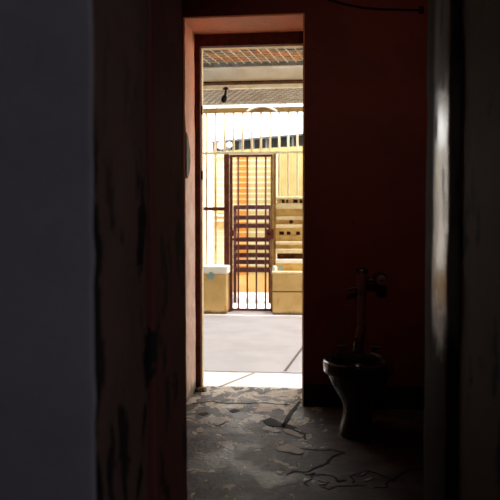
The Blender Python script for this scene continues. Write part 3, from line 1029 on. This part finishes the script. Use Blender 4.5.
# ---- block wall behind the gate, with an orange pier
YW = 11.4
bw = thing('block_wall', (X(255, YW), YW, -0.004), 'yellow block wall behind the gate with an orange painted band', 'wall')
MB().box((X(226, YW), YW, -0.004), (X(277, YW) + 1.0, YW + 0.2, Z(151, YW))).build('blockwork', M['blocks'], bw)
MB().box((X(236.8, YW), YW - 0.03, Z(275, YW)), (X(247.6, YW), YW + 0.02, Z(157, YW))).build('painted_band', M['orange'], bw, label='orange painted blocks')
MB().box((X(226, YW), YW - 0.02, -0.004), (X(277, YW) + 1.0, YW + 0.02, Z(275, YW))).build('painted_dado', plain('pale_orange_dado', (0.62, 0.36, 0.12), (0.55, 0.27, 0.07), 0.7, 4, bs=0), bw, label='pale orange lower band')
# ---- cream wall on the left
YC = 10.4
cw = thing('cream_wall', (X(216, YC), YC, -0.004), 'cream wall behind the bars left of the gate', 'wall')
MB().box((X(212.6, YC), YC, -0.004), (X(228, YC), YC + 0.25, Z(153.5, YC))).build('blockwork', M['creamwall'], cw)
MB().box((X(212.2, YC), YC - 0.04, Z(157.5, YC)), (X(228, YC), YC + 0.29, Z(153.5, YC)), 0.01).build('capping', M['nosing'], cw)
mbx = thing('meter_box', (X(219, YC), YC, Z(228, YC)), 'small tan box with pale ribs on the cream wall', 'meter box')
MB().box((X(214.5, YC), YC - 0.09, Z(228, YC)), (X(224, YC), YC, Z(212, YC)), 0.01).build('case', M['tan'], mbx)
for py in (215.5, 220.5):
    MB().box((X(214, YC), YC - 0.105, Z(py + 1, YC)), (X(224.4, YC), YC - 0.088, Z(py - 1, YC)), 0.004).build('rib', M['white'], mbx)
ws = thing('white_wall', (-2.3, 13.0, -0.004), 'wall coloured white as if overexposed by sun at the far left edge of the doorway view', 'wall')
MB().box((-4.5, 12.9, -0.004), (X(213, 12.9), 13.1, Z(153, 12.9))).build('render_coat', M['white'], ws)  # white colour stands in for the overexposed left end
MB().box((-4.5, 12.86, Z(153, 12.9)), (X(213.4, 12.9), 13.14, Z(151, 12.9)), 0.01).build('capping', M['white'], ws)

# ---- far house with a band of dark windows under its roof
YH = 13.5
house = thing('house', (X(262, YH), YH, -0.004), 'yellow house beyond the wall, dark window band under a pale roof edge', 'house')
hw0, hw1 = X(212, YH), 4.6
def hz_(py):
    return Z(py, YH)
sl = 0.30                                   # roof line rises to the right
def sloped(zl, zr, zl2, zr2, y0, y1, mat, nm, label=None, x0=None, x1=None):
    a0 = hw0 if x0 is None else x0
    a1 = hw1 if x1 is None else x1
    T = lambda zl_, zr_, x: zl_ + (zr_ - zl_) * (x - hw0) / (X(303, YH) - hw0)
    mb = MB()
    mb.prism([(a0, y0, T(zl, zr, a0)), (a1, y0, T(zl, zr, a1)), (a1, y1, T(zl, zr, a1)), (a0, y1, T(zl, zr, a0))],
             [(a0, y0, T(zl2, zr2, a0)), (a1, y0, T(zl2, zr2, a1)), (a1, y1, T(zl2, zr2, a1)), (a0, y1, T(zl2, zr2, a0))])
    return mb.build(nm, M[mat], house, label=label)
sloped(-0.004, -0.004, hz_(151), hz_(146.5), YH, YH + 3, 'yellow', 'wall')
sloped(hz_(151), hz_(146.5), hz_(142.5), hz_(136), YH + 0.04, YH + 2.9, 'glass', 'window_band', 'band of dark windows')
px = 214
while px < 345:
    xm = X(px, YH)
    sloped(hz_(151), hz_(146.5), hz_(142.5), hz_(136), YH + 0.0, YH + 0.06, 'grey', 'mullion', None, xm - 0.02, xm + 0.02)
    px += 13.1
sloped(hz_(142.5), hz_(136), hz_(141.3), hz_(134.8), YH - 0.15, YH + 3.1, 'grey', 'roof_edge')

# ---- floodlights behind the bars
for (px, py, r_, lab) in ((221.5, 145.5, 0.07, 'left of two white floodlights above the cream wall, turned away'), (229.2, 145.0, 0.05, 'right, rounder of two white floodlights above the cream wall')):
    c = atY(px, py, 10.45)
    fo = thing('floodlight', (c.x, c.y, c.z), lab, 'floodlight', 'floodlights above the cream wall')
    rg_ = [[(c.x + r_ * math.sin(a) * math.cos(t), c.y - r_ * math.cos(a) * 0.9, c.z + r_ * math.sin(a) * math.sin(t)) for t in (2 * math.pi * k / 16 for k in range(16))] for a in (0.05, 0.4, 0.8, 1.2, 1.57, 2.0, 2.6)]
    autosmooth(MB().loft(rg_).build('lamp_head', M['lamp'], fo), 60)
    MB().tube([(c.x, c.y + 0.03, c.z - r_ * 0.5), (c.x, c.y + 0.05, Z(153.5, YC))], 0.014, 8).build('bracket', M['grey'], fo)

# ------------------------------------------------------------------- light
wd = bpy.data.worlds.new('sky')
SC.world = wd
wd.use_nodes = True
wn = wd.node_tree
bg = wn.nodes['Background']
tc = wn.nodes.new('ShaderNodeTexCoord')
sx = wn.nodes.new('ShaderNodeSeparateXYZ')
wn.links.new(tc.outputs['Generated'], sx.inputs[0])
rp = wn.nodes.new('ShaderNodeValToRGB')
rp.color_ramp.elements[0].color = (1.0, 0.98, 0.94, 1)
rp.color_ramp.elements[1].color = (0.80, 0.90, 1.0, 1)
wn.links.new(sx.outputs[2], rp.inputs[0])
wn.links.new(rp.outputs[0], bg.inputs[0])
bg.inputs[1].default_value = 5.0

def light(name, kind, loc, rot, energy, color, **kw):
    l = bpy.data.lights.new(name, kind)
    l.energy = energy
    l.color = color
    for k_, v_ in kw.items():
        setattr(l, k_, v_)
    o = bpy.data.objects.new(name, l)
    COL.objects.link(o)
    o.location = loc
    o.rotation_euler = rot
    return o
sun_dir = Vector((-0.16, 0.005, -1.0)).normalized()   # high sun, slightly from the camera side
light('sun', 'SUN', (0, 9, 9), sun_dir.to_track_quat('-Z', 'Y').to_euler(), 5.0, (1.0, 0.95, 0.86), angle=R(0.6))
# unseen area light added as cool fill, angled to miss the cell
cd = (Vector((-0.9, 1.2, 1.2)) - Vector((2.7, -1.9, 2.1))).to_track_quat('-Z', 'Y').to_euler()
light('corridor_fill', 'AREA', (2.7, -1.9, 2.1), cd, 12.5, (0.96, 0.93, 1.0), shape='RECTANGLE', size=0.8, size_y=0.8)
# warm spot added as fill for the red back wall, no fixture there
ld = (Vector((0.2, 4.1, 1.70)) - Vector((0.2, 2.02, 2.3))).to_track_quat('-Z', 'Y').to_euler()
light('cell_fill_light', 'SPOT', (0.2, 2.02, 2.3), ld, 15.0, (1.0, 0.66, 0.54), spot_size=R(80), spot_blend=0.8, shadow_soft_size=0.12)
